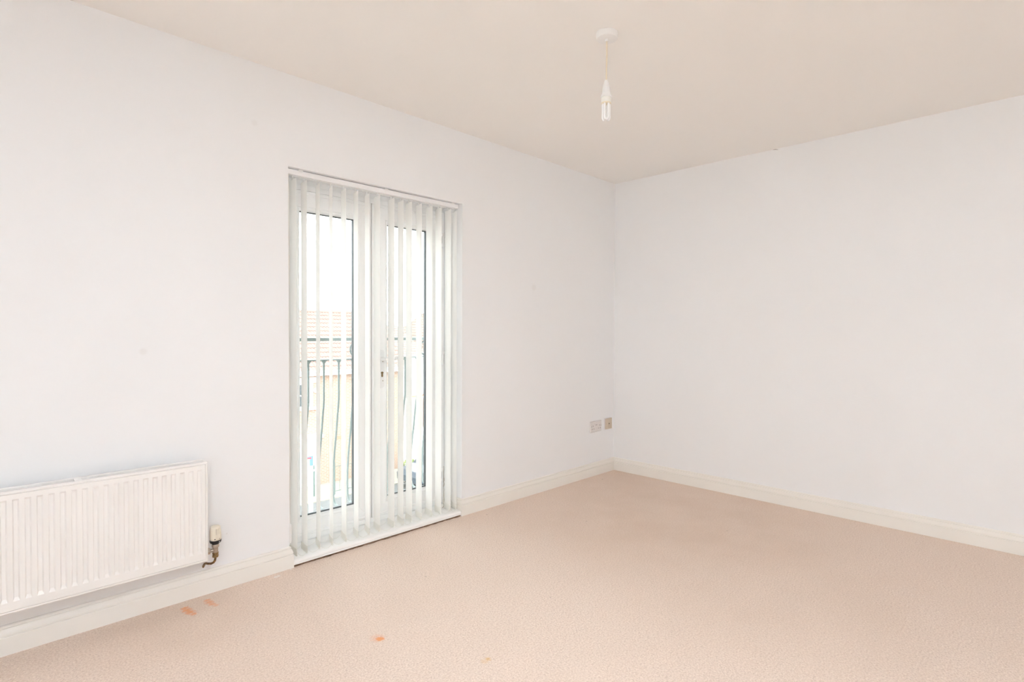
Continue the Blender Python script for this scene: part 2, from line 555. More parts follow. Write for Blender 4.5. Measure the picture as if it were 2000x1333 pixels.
def skirting(name, path, label, d_in=None, d_out=None):
    path = [Vector((p[0], p[1])) for p in path]
    dirs = [(b - a).normalized() for a, b in zip(path, path[1:])]
    if d_in:
        dirs = [Vector(d_in)] + dirs
    else:
        dirs = [dirs[0]] + dirs
    dirs = dirs + [Vector(d_out) if d_out else dirs[-1]]
    loops = []
    for p, d0, d1 in zip(path, dirs, dirs[1:]):
        n0, n1 = Vector((d0.y, -d0.x)), Vector((d1.y, -d1.x))
        k = (n0 + n1) / (1 + n0.dot(n1))
        loops.append([(p.x + k.x * d, p.y + k.y * d, z) for d, z in SKP])
    bm = B()
    loft(bm, loops)
    o = obj(name, bm, 'gloss')
    return tag(o, label, 'skirting board', kind='structure')


FY = .175   # inner face of the door frame
skirting('baseboard_left', [(XL, 0), (DX0, 0), (DX0, FY)], 'ivory moulded skirting board running under the radiator', d_in=(0, 1))
skirting('baseboard_left.001', [(DX1, FY), (DX1, 0), (0, 0)], 'ivory moulded skirting board between the glazed doors and the corner', d_out=(0, -1))
skirting('baseboard_right', [(-.0004, 0), (-.0004, YB)], 'ivory moulded skirting board along the bare right wall', d_in=(1, 0), d_out=(-1, 0))
skirting('baseboard_back', [(0, YB), (XL, YB)], 'ivory skirting board behind the camera', d_in=(0, -1), d_out=(0, 1))
skirting('baseboard_side', [(XL, YB), (XL, 0)], 'ivory skirting board on the far left wall', d_in=(-1, 0), d_out=(1, 0))


# rear windows that let in the room's other daylight
def plain_window(name, axis, pos, a0, a1, z0, z1, nm, label):
    def P(u, y, z):
        return (u, y, z) if axis == 'Y' else (y, u, z)
    t = thing(name, P((a0 + a1) / 2, pos, z0), label, 'window', kind='structure')

    def bx(nm_, u0, u1, w0, w1, d0, d1, m):
        bm = B()
        p, q = P(u0, pos + d0, w0), P(u1, pos + d1, w1)
        box(bm, min(p[0], q[0]), max(p[0], q[0]), min(p[1], q[1]), max(p[1], q[1]), p[2], q[2])
        return obj(nm_, bm, m, t)
    f = .05
    bx('frame', a0, a0 + f, z0, z1, -.2, -.13, 'upvc')
    bx('frame', a1 - f, a1, z0, z1, -.2, -.13, 'upvc')
    bx('frame', a0 + f, a1 - f, z0, z0 + f, -.2, -.13, 'upvc')
    bx('frame', a0 + f, a1 - f, z1 - f, z1, -.2, -.13, 'upvc')
    w = (a1 - a0 - 2 * f) / nm
    for i in range(nm):
        u = a0 + f + i * w
        if i:
            bx('mullion', u - .025, u + .025, z0 + f, z1 - f, -.2, -.13, 'upvc')
        bx('pane', u + (.025 if i else 0), u + w - (.025 if i < nm - 1 else 0), z0 + f, z1 - f, -.168, -.162, 'glass')
    bx('window_sill', a0, a1, z0 - .001, z0 + .024, -.13, .04, 'sill')


plain_window('window_1', 'Y', YB, *W1, 2, 'white framed window in the wall behind the camera')
plain_window('window_2', 'X', XL, *W2, 2, 'white framed window in the far left wall')

# ------------------------------------------------------------------ door frame, leaves, threshold
LEAF_P = [(0, .215), (0, .171), (.002, .169), (.014, .169), (.017, .1725), (.0195, .1725), (.0205, .171), (.082, .171), (.0835, .173), (.085, .1705), (.089, .1705), (.098, .178), (.1035, .186), (.1045, .192), (.1045, .196), (.094, .196), (.094, .222), (.088, .228), (.088, .236), (.02, .236), (.02, .215)]
FRAME_P = [(-.002, .25), (-.002, .188), (.0, .186), (.003, .186), (.006, .175), (.028, .175), (.0295, .178), (.0295, .238), (.046, .238), (.046, .25)]


def ring_members(x0, x1, z0, z1, prof, parent, m, names, gap=.0003, extra=None):
    """four mitred members with a section profile of (inset, y); extra widens single members behind their lip"""
    g = gap
    ex = extra or {}

    def w_(side, w):
        return w + (ex.get(side, 0) if w > .03 else 0)
    for side in ('l', 'r', 'b', 't'):
        A, Z = [], []
        for w, y in prof:
            if side in 'lr':
                x = x0 + w_('l', w) if side == 'l' else x1 - w_('r', w)
                A.append((x, y, z0 + w_('b', w) + g))
                Z.append((x, y, z1 - w_('t', w) - g))
            else:
                z = z0 + w_('b', w) if side == 'b' else z1 - w_('t', w)
                A.append((x0 + w_('l', w) + g, y, z))
                Z.append((x1 - w_('r', w) - g, y, z))
        bm = B()
        loft(bm, [A, Z])
        obj(names[side], bm, m, parent)


frame = thing('trim_1', ((DX0 + DX1) / 2, FY, 0), 'white plastic door frame set back in the wall opening', 'door frame', kind='structure')
ring_members(-2.7665, DX1, .0425, 1.9275, FRAME_P, frame, 'upvc', {'l': 'jamb', 'r': 'jamb', 'b': 'frame_sill', 't': 'frame_head'})
for a_ in ((DX0 + .0005, DX1 - .0005, .1915, .25, 1.9265, DZ1 - .0005), (DX0 + .0005, -2.766, .1915, .25, .0425, 1.9265), (DX0 + .0005, DX1 - .0005, .1905, .25, .0, .0435)):
    bm = B()
    box(bm, *a_)
    obj('frame_packer', bm, 'upvc', frame)
bm = B()
box(bm, DX0 + .001, DX1 - .001, .2535, .36, -.02, .03)
obj('outer_sill', bm, 'upvc', frame, bevel=.003)

LEAF_Z0, LEAF_Z1 = .0735, 1.8965


def door_leaf(name, x0, x1, ex, label):
    t = thing(name, ((x0 + x1) / 2, FY, LEAF_Z0), label, 'door', kind='structure')
    ring_members(x0, x1, LEAF_Z0, LEAF_Z1, LEAF_P, t, 'upvc', {'l': 'stile', 'r': 'stile', 'b': 'bottom_rail', 't': 'top_rail'}, extra=ex)
    i = .1045
    gx0, gx1, gz0, gz1 = x0 + i + ex['l'], x1 - i - ex['r'], LEAF_Z0 + i + ex['b'], LEAF_Z1 - i
    for y in (.1975, .2165):
        bm = B()
        box(bm, gx0 - .006, gx1 + .006, y, y + .004, gz0 - .006, gz1 + .006)
        obj('glass_pane', bm, 'glass', t)
    bm = B()
    e = .003
    for (a, b, c, d) in ((gx0 - .005, gx0 - .0005 + e, gz0 - .005, gz1 + .005), (gx1 + .0005 - e, gx1 + .005, gz0 - .005, gz1 + .005),
                         (gx0 + e, gx1 - e, gz0 - .005, gz0 + .005), (gx0 + e, gx1 - e, gz1 - e, gz1 + .005)):
        box(bm, a, b, .2018, .2162, c, d)
    tag(obj('spacer_bar', bm, 'spacer', t), 'grey metal spacer between the two panes')
    bm = B()
    for (a, b, c, d) in ((gx0 - .001, gx0 + .0025, gz0, gz1), (gx1 - .0025, gx1 + .001, gz0, gz1),
                         (gx0 + .002, gx1 - .002, gz0 - .001, gz0 + .0025), (gx0 + .002, gx1 - .002, gz1 - .0025, gz1 + .001)):
        box(bm, a, b, .1935, .1972, c, d)
    tag(obj('gasket', bm, 'gasket', t), 'dark rubber glazing gasket')
    return t


DL = door_leaf('door_1', -2.7365, -2.2165, {'l': 0, 'r': -.0075, 'b': -.0085}, 'left leaf of the white glazed doors, nearer the radiator')
DR = door_leaf('door_2', -2.2105, -1.7030, {'l': .008, 'r': 0, 'b': -.0060}, 'right leaf of the white glazed doors, with the lever handle')
# astragal strip in the gap between the leaves
bm = B()
box(bm, -2.2164, -2.2106, .180, .190, LEAF_Z0 + .001, LEAF_Z1 - .001)
tag(obj('gap_seal', bm, 'gripper', DL), 'dark brown seal in the gap between the leaves')

# handle on the right leaf
hx = -2.150
bm = B()
prof = []
for k in range(24):
    a = 2 * math.pi * k / 24
    prof.append((hx + .0165 * math.cos(a), 0, .938 + (.095 if math.sin(a) > 0 else -.095) + .0165 * math.sin(a)))
prism(bm, [(x, .1705, z) for x, y, z in prof], (0, -.011, 0))
obj('handle_plate', bm, 'white', DR, bevel=.002)
bm = B()
lathe(bm, [(.0105, 0), (.0105, -.03), (.009, -.045)], (hx, .16, .998), 16, 'Y')
tube(bm, [(hx - .006, .118, .998), (hx + .02, .116, .9985), (hx + .06, .116, 1.000), (hx + .1, .117, 1.0015), (hx + .122, .120, 1.002)], [.0095, .010, .0092, .0085, .007], 12, flat=(.75, 1.1))
obj('lever_handle', bm, 'white', DR, smooth=True)
bm = B()
pts = []
for k in range(20):
    a = math.pi * k / 19
    pts.append((hx + .0085 * math.cos(a), .157, .914 + .0085 * math.sin(a)))
pts += [(hx - .005, .157, .912), (hx - .005, .157, .894), (hx, .157, .890), (hx + .005, .157, .894), (hx + .005, .157, .912)]
prism(bm, pts, (0, .012, 0))
tag(obj('lock_cylinder', bm, 'brass', DR), 'brown brass lock cylinder')
for z in (.981, .868):
    bm = B()
    lathe(bm, [(.0034, .003), (.0034, -.0008), (.002, -.0018)], (hx + .005, .1595, z), 12, 'Y')
    obj('screw', bm, 'screw', DR)
# flag hinges on the right edge
for z0_, z1_ in ((1.702, 1.79), (.945, 1.03), (.19, .277)):
    zm = (z0_ + z1_) / 2
    bm = B()
    lathe(bm, [(.0075, -.024), (.008, -.023), (.008, .023), (.0075, .024)], (-1.6985, .160, zm), 14)
    lathe(bm, [(.0068, -.043), (.0075, -.041), (.0075, -.0255), (.0068, -.025)], (-1.6985, .160, zm), 14)
    lathe(bm, [(.0068, .025), (.0075, .0255), (.0075, .041), (.0068, .043)], (-1.6985, .160, zm), 14)
    box(bm, -1.727, -1.6985, .1585, .1685, zm - .022, zm + .022)
    box(bm, -1.6985, -1.680, .1585, .1745, zm - .041, zm - .026)
    box(bm, -1.6985, -1.680, .1585, .1745, zm + .026, zm + .041)
    obj('hinge', bm, 'white', DR, smooth=True)

# threshold board with rounded nosing
th = thing('trim_2', ((DX0 + DX1) / 2, 0, 0), 'white threshold board with a rounded nosing below the glazed doors', 'threshold', kind='structure')
TP = [(.190, .0365), (.002, .0355), (-.006, .0335), (-.0115, .0290), (-.0135, .0235), (-.0125, .0190), (-.0105, .0175), (-.0100, .0165), (-.0118, .0150), (-.0125, .0125), (-.0115, .0100), (-.004, .0090), (.190, .0090)]
bm = B()
prism(bm, [(-2.7575, y, z) for y, z in TP], (1.0690, 0, 0))
obj('threshold_board', bm, 'sill', th, smooth=True)
bm = B()
nseg = 60
lo = []
for i in range(nseg + 1):
    x = -2.7572 + 1.0682 * i / nseg
    yy = -.004 - .008 * random.random()
    zz = .0045 + .0035 * random.random()
    lo.append([(x, .03, .0005), (x, yy, .0005), (x, yy + .002, zz), (x, .03, zz + .001)])
loft(bm, lo)
tag(obj('gripper_strip', bm, 'gripper', th), 'rough dark brown carpet gripper under the nosing')

# ------------------------------------------------------------------ vertical blind
BY = .047
blind = thing('vertical_blind', (-2.228, BY, .04), 'cream vertical blind with open vanes hanging in front of the glazed doors', 'blind')
bm = B()
prism(bm, [(-2.768, y, z) for y, z in ((.024, 1.9275), (.0225, 1.929), (.0225, 1.9515), (.0245, 1.953), (.0655, 1.953), (.067, 1.9515), (.067, 1.929), (.0655, 1.9275),
                                     (.053, 1.9275), (.053, 1.931), (.041, 1.931), (.041, 1.9275))], (1.078, 0, 0))
obj('headrail', bm, 'track', blind)
bm = B()
box(bm, -1.6905, -1.6875, .0222, .0673, 1.9272, 1.9533)
obj('end_cap', bm, 'plastic', blind, bevel=.001)
for x in (-2.699, -2.2075, -1.729):
    bm = B()
    box(bm, x - .011, x + .011, .0215, .069, 1.9525, 1.957)
    box(bm, x - .011, x + .011, .0212, .0226, 1.9475, 1.9545)
    obj('bracket', bm, 'plastic', blind, bevel=.0006)

VANES = [(-2.7313, 89.5), (-2.6741, 83.5), (-2.6003, 77.0), (-2.5291, 74.0), (-2.4566, 78.5), (-2.3841, 76.5), (-2.3144, 75.5), (-2.2538, 80.0),
         (-2.1616, 81.0), (-2.0979, 77.5), (-2.0395, 78.5), (-1.9687, 76.5), (-1.8942, 78.5), (-1.8236, 77.5), (-1.7507, 76.5), (-1.6998, 73.5)]
HW = .0445


def vane_mesh():
    """one woven sheet, gently bowed, so daylight shines through it once"""
    bm = B()
    n = 8
    rows = []
    for z in (.0, 1.866):
        rows.append([bm.verts.new((-HW + 2 * HW * i / n, .0022 * (1 - (2 * i / n - 1) ** 2), z)) for i in range(n + 1)])
    for i in range(n):
        bm.faces.new((rows[0][i], rows[0][i + 1], rows[1][i + 1], rows[1][i]))
    me = bpy.data.meshes.new('vane')
    bm.to_mesh(me)
    bm.free()
    me.materials.append(M['vane'])
    for p in me.polygons:
        p.use_smooth = True
    return me


def raw_mesh(name, bm, m):
    bmesh.ops.recalc_face_normals(bm, faces=bm.faces)
    me = bpy.data.meshes.new(name)
    bm.to_mesh(me)
    bm.free()
    me.materials.append(M[m])
    return me


vme = vane_mesh()
bm = B()
box(bm, -.0437, .0437, -.0006, .0034, .0, .036)
tube(bm, [(-HW - .003, .001, .018), (-HW + .002, .001, .018)], .0022, 8)
tube(bm, [(HW - .002, .001, .018), (HW + .003, .001, .018)], .0022, 8)
wme = raw_mesh('bottom_weight', bm, 'vane_hem')
bm = B()
prism(bm, [(-.014, -.0005, 1.862), (.014, -.0005, 1.862), (.014, -.0005, 1.868), (.004, -.0005, 1.877), (.003, -.0005, 1.888), (-.003, -.0005, 1.888), (-.004, -.0005, 1.877), (-.014, -.0005, 1.868)], (0, .0038, 0))
hme = raw_mesh('hanger', bm, 'plastic')
VZ = .0445
VIEW = []
for i, (x, deg) in enumerate(VANES):
    a = R(deg)
    v = bpy.data.objects.new('vane', vme)
    COL.objects.link(v)
    v.parent = blind
    v.location = Vector((x, BY, VZ + random.uniform(-.001, .001))) - blind.location
    v.rotation_euler = (0, random.uniform(-.0015, .0015), a)
    for nm, me in (('bottom_weight', wme), ('hanger', hme)):
        c = bpy.data.objects.new(nm, me)
        COL.objects.link(c)
        c.parent = v
    u = Vector((math.cos(a), math.sin(a), 0))
    VIEW.append((Vector((x, BY, VZ + .018)) - u * (HW + .002), Vector((x, BY, VZ + .018)) + u * (HW + .002)))


def bead_chain(pts, r, m, parent, name='bead_chain', step=.0048):
    bm = B()
    pts = [Vector(p) for p in pts]
    tube(bm, pts, r * .35, 5)
    L = [0]
    for a, b in zip(pts, pts[1:]):
        L.append(L[-1] + (b - a).length)
    s, k = step / 2, 0
    while s < L[-1]:
        while L[k + 1] < s:
            k += 1
        p = pts[k].lerp(pts[k + 1], (s - L[k]) / (L[k + 1] - L[k]))
        vs = [bm.verts.new(p + Vector(d) * r) for d in ((1, 0, 0), (0, 1, 0), (-1, 0, 0), (0, -1, 0), (0, 0, 1), (0, 0, -1))]
        for q in range(4):
            bm.faces.new((vs[q], vs[(q + 1) % 4], vs[4]))
            bm.faces.new((vs[(q + 1) % 4], vs[q], vs[5]))
        s += step
    return obj(name, bm, m, parent)


for side in (0, 1):
    for i in range(len(VIEW) - 1):
        p, q = VIEW[i][side], VIEW[i + 1][side]
        d = (q - p).length
        sag = min(.0235, .019 + .1 * max(0, .085 - d))
        bead_chain([p.lerp(q, t / 10) - Vector((0, 0, sag * (1 - (2 * t / 10 - 1) ** 2))) for t in range(11)], .0013, 'chain', blind)
# control cords and cord weight at the left end
for dx, y in ((0, .020), (.004, .019)):
    bm = B()
    tube(bm, [(-2.764 + dx, .026, 1.93), (-2.7635 + dx, y, 1.6), (-2.7625 + dx, .0195, .9), (-2.762 + dx, .0195, .2)], .0010, 6)
    obj('control_cord', bm, 'chain', blind)
bm = B()
lathe(bm, [(.003, .095), (.0068, .090), (.0075, .08), (.0075, .008), (.006, .0)], (-2.7605, .0195, .113), 16)
obj('cord_weight', bm, 'plastic', blind, smooth=True)
# loose end of old chain beside the hinge side
bead_chain([(-1.7215, .12, .30), (-1.722, .122, .245), (-1.719, .124, .225), (-1.723, .12, .205), (-1.7185, .123, .19), (-1.7235, .121, .172), (-1.720, .12, .15), (-1.724, .118, .12), (-1.722, .115, .085), (-1.73, .11, .045), (-1.745, .105, .0395)], .0024, 'old_chain', blind, step=.0055)
bead_chain([(-1.7205, .121, .225), (-1.7165, .122, .208), (-1.7215, .123, .196), (-1.7165, .12, .185), (-1.7215, .121, .168)], .0026, 'old_chain', blind, step=.0055)

# ------------------------------------------------------------------ radiator
RX1, RX0, RZ0, RZ1, RYF = -3.1655, -4.3755, .177, .6018, -.100
rad = thing('radiator', ((RX0 + RX1) / 2, -.06, RZ0), 'white double panel radiator with vertical flutes on the left wall', 'radiator')


def fluted_panel(yf, yb, x0, x1, z0, z1, sgn):
    """pressed steel panel, front at yf with recessed flutes"""
    bm = B()

    def quad(*p):
        bm.faces.new([bm.verts.new(q) for q in p])
    lip, stp = .011, .0035 * sgn
    ix0, ix1, iz0, iz1 = x0 + lip, x1 - lip, z0 + lip, z1 - lip
    # rolled rim
    ring = [[(x0, yb, z0), (x1, yb, z0), (x1, yb, z1), (x0, yb, z1)],
            [(x0, yf + .004 * sgn, z0), (x1, yf + .004 * sgn, z0), (x1, yf + .004 * sgn, z1), (x0, yf + .004 * sgn, z1)],
            [(x0 + .003, yf + .0015 * sgn, z0 + .003), (x1 - .003, yf + .0015 * sgn, z0 + .003), (x1 - .003, yf + .0015 * sgn, z1 - .003), (x0 + .003, yf + .0015 * sgn, z1 - .003)],
            [(ix0 - .003, yf + .0015 * sgn, iz0 - .003), (ix1 + .003, yf + .0015 * sgn, iz0 - .003), (ix1 + .003, yf + .0015 * sgn, iz1 + .003), (ix0 - .003, yf + .0015 * sgn, iz1 + .003)],
            [(ix0 - .0015, yf + .005 * sgn, iz0 - .0015), (ix1 + .0015, yf + .005 * sgn, iz0 - .0015), (ix1 + .0015, yf + .005 * sgn, iz1 + .0015), (ix0 - .0015, yf + .005 * sgn, iz1 + .0015)],
            [(ix0, yf, iz0), (ix1, yf, iz0), (ix1, yf, iz1), (ix0, yf, iz1)]]
    for a, b in zip(ring, ring[1:]):
        for k in range(4):
            quad(a[k], a[(k + 1) % 4], b[(k + 1) % 4], b[k])
    quad(*ring[0][::-1])
    pitch, fw, dep = .0321, .0185, .0075 * sgn
    fz0, fz1 = z0 + .0405, z1 - .0285
    xs, x = [], -3.198
    while x > ix0 + fw:
        xs.append(x)
        x -= pitch
    xs = sorted(xs)
    cuts = [ix0] + [c for q in xs for c in (q - fw / 2, q + fw / 2)] + [ix1]
    for i, (a, b) in enumerate(zip(cuts, cuts[1:])):
        quad((a, yf, iz0), (b, yf, iz0), (b, yf, fz0), (a, yf, fz0))
        quad((a, yf, fz1), (b, yf, fz1), (b, yf, iz1), (a, yf, iz1))
        if i % 2 == 0:
            quad((a, yf, fz0), (b, yf, fz0), (b, yf, fz1), (a, yf, fz1))
        else:
            s, t = .0042, .0115
            o4 = [(a, yf, fz0), (b, yf, fz0), (b, yf, fz1), (a, yf, fz1)]
            i4 = [(a + s, yf + dep, fz0 + t), (b - s, yf + dep, fz0 + t), (b - s, yf + dep, fz1 - t * .6), (a + s, yf + dep, fz1 - t * .6)]
            for k in range(4):
                quad(o4[k], o4[(k + 1) % 4], i4[(k + 1) % 4], i4[k])
            quad(*i4)
    return bm


obj('front_panel', fluted_panel(RYF, RYF + .015, RX0, RX1, RZ0, RZ1, 1), 'rad', rad)
bm = B()
box(bm, RX0 + .004, RX1 - .004, -.047, -.033, RZ0 + .002, RZ1 + .003)
obj('rear_panel', bm, 'rad', rad, bevel=.003)
# convector fins between the panels, joined: too thin to pick apart
bm = B()
x = RX0 + .03
pts = []
while x < RX1 - .03:
    pts += [(x, -.0845), (x + .010, -.0845), (x + .014, -.0475), (x + .024, -.0475)]
    x += .028
for (a, b) in zip(pts, pts[1:]):
    bm.faces.new([bm.verts.new(q) for q in ((a[0], a[1], RZ0 + .03), (b[0], b[1], RZ0 + .03), (b[0], b[1], RZ1 - .045), (a[0], a[1], RZ1 - .045))])
fins = obj('convector_fins', bm, 'rad', rad)
fins['kind'] = 'stuff'
for x in (-3.600, RX0 + .2):
    bm = B()
    box(bm, x - .011, x + .011, -.0870, -.0335, RZ1 - .004, RZ1 + .0015)
    box(bm, x - .011, x + .011, -.0335, -.0005, RZ1 - .07, RZ1 - .008)
    obj('bracket', bm, 'rad', rad, bevel=.001)
for x in (RX1 - .012, RX0 + .012):
    for z in (RZ1 - .03, RZ0 + .033):
        bm = B()
        tube(bm, [(x, -.088, z), (x, -.045, z)], .0125, 14)
        obj('connecting_boss', bm, 'rad', rad, smooth=True)
# small plug and stain-free vent at the top right rear
bm = B()
lathe(bm, [(.0095, 0), (.0095, .006), (.005, .0075), (.005, .011)], (RX1 - .004, -.04, RZ1 - .012), 10, 'X')
obj('air_vent_plug', bm, 'rad', rad)
# thermostatic valve
vx, vy = -3.1295, -.0745
bm = B()
seg = 40
prof = [(.0212, .2535), (.0226, .2560), (.0232, .2650), (.0226, .2780), (.0214, .2950), (.0200, .3085), (.0182, .3120), (.0150, .3135), (.0142, .3128), (.0005, .3128)]
lathe(bm, prof, (vx, vy, 0), seg)
obj('valve_head', bm, 'trv', rad, smooth=True)
tag(rad.children[-1], 'ivory ribbed thermostat head')
vh = rad.children[-1]
for k in range(5):
    a = R(-100 + k * 9)
    c, s = math.cos(a), math.sin(a)
    bm = B()
    obox(bm, (vx + c * .0214, vy + s * .0214, .2925), (c * .0012, s * .0012, 0), (-s * .0006, c * .0006, 0), (-c * .0006, -s * .0006, .0125))
    obj('grip_rib', bm, 'trv' if k else 'nickel', vh)
for k, a in enumerate((-160, -112, -64)):
    a = R(a)
    bm = B()
    pts = [(vx + .02355 * math.cos(a + .11 * math.cos(q)), vy + .02355 * math.sin(a + .11 * math.cos(q)), .2612 + .0024 * math.sin(q)) for q in [2 * math.pi * j / 12 for j in range(12)]]
    prism(bm, pts, (-.0012 * math.cos(a), -.0012 * math.sin(a), 0))
    obj('setting_mark', bm, ('trv', 'black', 'nickel')[k], vh)
bm = B()
lathe(bm, [(.0150, .2400), (.0205, .2415), (.0226, .2450), (.0230, .2475), (.0230, .2535), (.0120, .2535)], (vx, vy, 0), seg)
lathe(bm, [(.0135, .2350), (.0140, .2355), (.0140, .2405), (.0130, .2410)], (vx, vy, 0), seg)
tag(obj('scale_ring', bm, 'black', rad, smooth=True), 'black collar ring')
a = R(-66)
bm = B()
p0 = Vector((vx + .0232 * math.cos(a), vy + .0232 * math.sin(a), .2485))
tt = Vector((-math.sin(a), math.cos(a), 0))
prism(bm, [p0 - tt * .0022 - Vector((0, 0, .003)), p0 + tt * .0022 - Vector((0, 0, .003)), p0 + Vector((0, 0, .0035))], (-.001 * math.cos(a), -.001 * math.sin(a), 0))
obj('pointer_mark', bm, 'white', rad)
bm = B()
lathe(bm, [(.0100, .198), (.0105, .199), (.0105, .2180), (.0115, .2195), (.0138, .2215), (.0148, .2250), (.0148, .2320), (.0130, .2352)], (vx, vy, 0), 20)
tube(bm, [(vx, vy, .2085), (vx - .018, vy + .004, .2085)], .0075, 12)
tag(obj('valve_body', bm, 'nickel', rad, smooth=True), 'dull nickel valve body')
bm = B()
lathe(bm, [(.0090, -.026), (.0135, -.0255), (.0135, -.0135), (.0095, -.013), (.0095, -.040)], (vx - .008, vy + .004, .2085), 6, 'X')
obj('union_nut', bm, 'nickel', rad)
bm = B()
lathe(bm, [(.0090, .1775), (.0125, .1782), (.0130, .1800), (.0130, .1880), (.0112, .1893), (.0112, .1903), (.0130, .1915), (.0130, .1985), (.0100, .1992)], (vx, vy, 0), 6)
tag(obj('compression_nut', bm, 'brass', rad), 'brown tarnished brass nut')
bm = B()
tube(bm, [(vx, vy, .186), (vx - .0005, vy, .172), (vx - .0025, vy + .001, .162), (vx - .007, vy + .004, .1545), (vx - .014, vy + .010, .1500), (vx - .022, vy + .024, .1475), (vx - .0255, vy + .042, .1450), (vx - .0265, vy + .056, .1390), (vx - .0265, vy + .067, .1290), (vx - .0265, vy + .078, .118)], .0048, 10)
tag(obj('supply_pipe', bm, 'copper', rad, smooth=True), 'tarnished copper pipe bending into the wall')

# ------------------------------------------------------------------ ceiling pendant
px, py = -2.004, -1.312
pen = thing('ceiling_pendant', (px, py, H), 'white ceiling rose with a bare energy saving lamp on a short flex', 'ceiling light')
bm = B()
lathe(bm, [(.0445, 2.3995), (.0450, 2.397), (.0442, 2.382), (.0425, 2.3755), (.0390, 2.3738), (.0005, 2.3728)], (px, py, 0), 64)
rose = obj('ceiling_rose', bm, 'plastic', pen, smooth=True)
bm = B()
lathe(bm, [(.0085, 2.374), (.0085, 2.369), (.0068, 2.3655), (.0025, 2.3655)], (px, py, 0), 24)
obj('cord_grip', bm, 'plastic', rose, smooth=True)
bm = B()
tube(bm, [(px, py, 2.368), (px + .0003, py, 2.31), (px - .0008, py + .0005, 2.25), (px - .0012, py + .0008, 2.198)], .0030, 12)
tag(obj('flex', bm, 'cord', pen, smooth=True), 'yellowed cream flex')
px, py = px - .0012, py + .0008
bm = B()
lathe(bm, [(.0032, 2.206), (.0062, 2.2055), (.0085, 2.200), (.0125, 2.187), (.0150, 2.1765), (.0160, 2.1735)], (px, py, 0), 36)
obj('holder_cap', bm, 'plastic', pen, smooth=True)
bm = B()
lathe(bm, [(.0148, 2.1735), (.0153, 2.1725), (.0158, 2.158), (.0178, 2.1495), (.0215, 2.1415), (.0237, 2.1365), (.0237, 2.1335), (.0222, 2.1335)], (px, py, 0), 40)
obj('lamp_holder', bm, 'plastic', pen, smooth=True)
bm = B()
lathe(bm, [(.0195, 2.1345), (.0203, 2.1320), (.0203, 2.1115), (.0197, 2.1105)], (px, py, 0), 36)
lb = obj('lamp_base', bm, 'lampbase', pen, smooth=True)
bm = B()
lathe(bm, [(.0200, 2.1125), (.0208, 2.1120), (.0208, 2.1085), (.0200, 2.1075), (.0005, 2.1075)], (px, py, 0), 36)
tag(obj('rim', bm, 'creamedge', lb, smooth=True), 'yellowed rim of the lamp base')
for k in range(3):
    a = YAW + R(92 + 120 * k) + math.pi
    if k == 0:
        a = YAW + math.pi
    a = YAW + math.pi + R(120 * k)
    c, s = math.cos(a), math.sin(a)
    pts = []
    hwid, rr = .0078, .0118
    pts.append((-hwid, 2.1085))
    pts.append((-hwid, 2.052))
    for q in range(1, 8):
        t = math.pi * q / 8
        pts.append((-hwid * math.cos(t), 2.052 - .0095 * math.sin(t)))
    pts.append((hwid, 2.052))
    pts.append((hwid, 2.1085))
    bm = B()
    tube(bm, [(px + c * rr - s * w, py + s * rr + c * w, z) for w, z in pts], .0045, 12)
    obj('lamp_tube', bm, 'tube', pen, smooth=True)

# ------------------------------------------------------------------ sockets
def faceplate(bm, x0, x1, z0, z1, d):
    loft(bm, [[(x0, 0, z0), (x1, 0, z0), (x1, 0, z1), (x0, 0, z1)],
              [(x0, -d + .003, z0), (x1, -d + .003, z0), (x1, -d + .003, z1), (x0, -d + .003, z1)],
              [(x0 + .003, -d, z0 + .003), (x1 - .003, -d, z0 + .003), (x1 - .003, -d, z1 - .003), (x0 + .003, -d, z1 - .003)]])


sx0, sx1, sz0, sz1 = -.3345, -.1900, .3520, .4400
so = thing('wall_socket', ((sx0 + sx1) / 2, 0, sz0), 'white double power socket on the left wall near the corner', 'socket')
D = .0105
bm = B()
faceplate(bm, sx0, sx1, sz0, sz1, D)
obj('faceplate', bm, 'socket', so)
cx = (sx0 + sx1) / 2
for side in (-1, 1):
    cc = cx + side * .043
    for (dx, dz, w, h) in ((0, .006, .0022, .0042), (-.0115, -.0175, .0034, .0026), (.0115, -.0175, .0034, .0026)):
        bm = B()
        box(bm, cc + dx - w, cc + dx + w, -D - .0003, -D + .004, .396 + dz - h, .396 + dz + h)
        obj('pin_hole', bm, 'hole', so)
    bm = B()
    prism(bm, [(cc + side * .019 - .005, -D + .0005, .4005), (cc + side * .019 - .005, -D - .0035, .4005), (cc + side * .019 - .005, -D - .0012, .409), (cc + side * .019 - .005, -D + .0005, .4175)], (.010, 0, 0))
    obj('switch_rocker', bm, 'socket', so)
    bm = B()
    box(bm, cc + side * .019 - .0048, cc + side * .019 + .0048, -D - .0008, -D + .002, .3975, .4002)
    obj('switch_shade_strip', bm, 'hole', so)  # shade below the rocker, laid on as a dark strip
bm = B()
box(bm, cx - .013, cx + .013, -D - .0025, -D + .0005, .4095, .4300)
obj('centre_label_block', bm, 'socket', so, bevel=.0008)
bm = B()
box(bm, cx - .0125, cx + .0125, -D - .0006, -D + .001, .4065, .4093)
obj('label_shade_strip', bm, 'hole', so)  # dark strip drawn in as the shade of the moulded line under the block

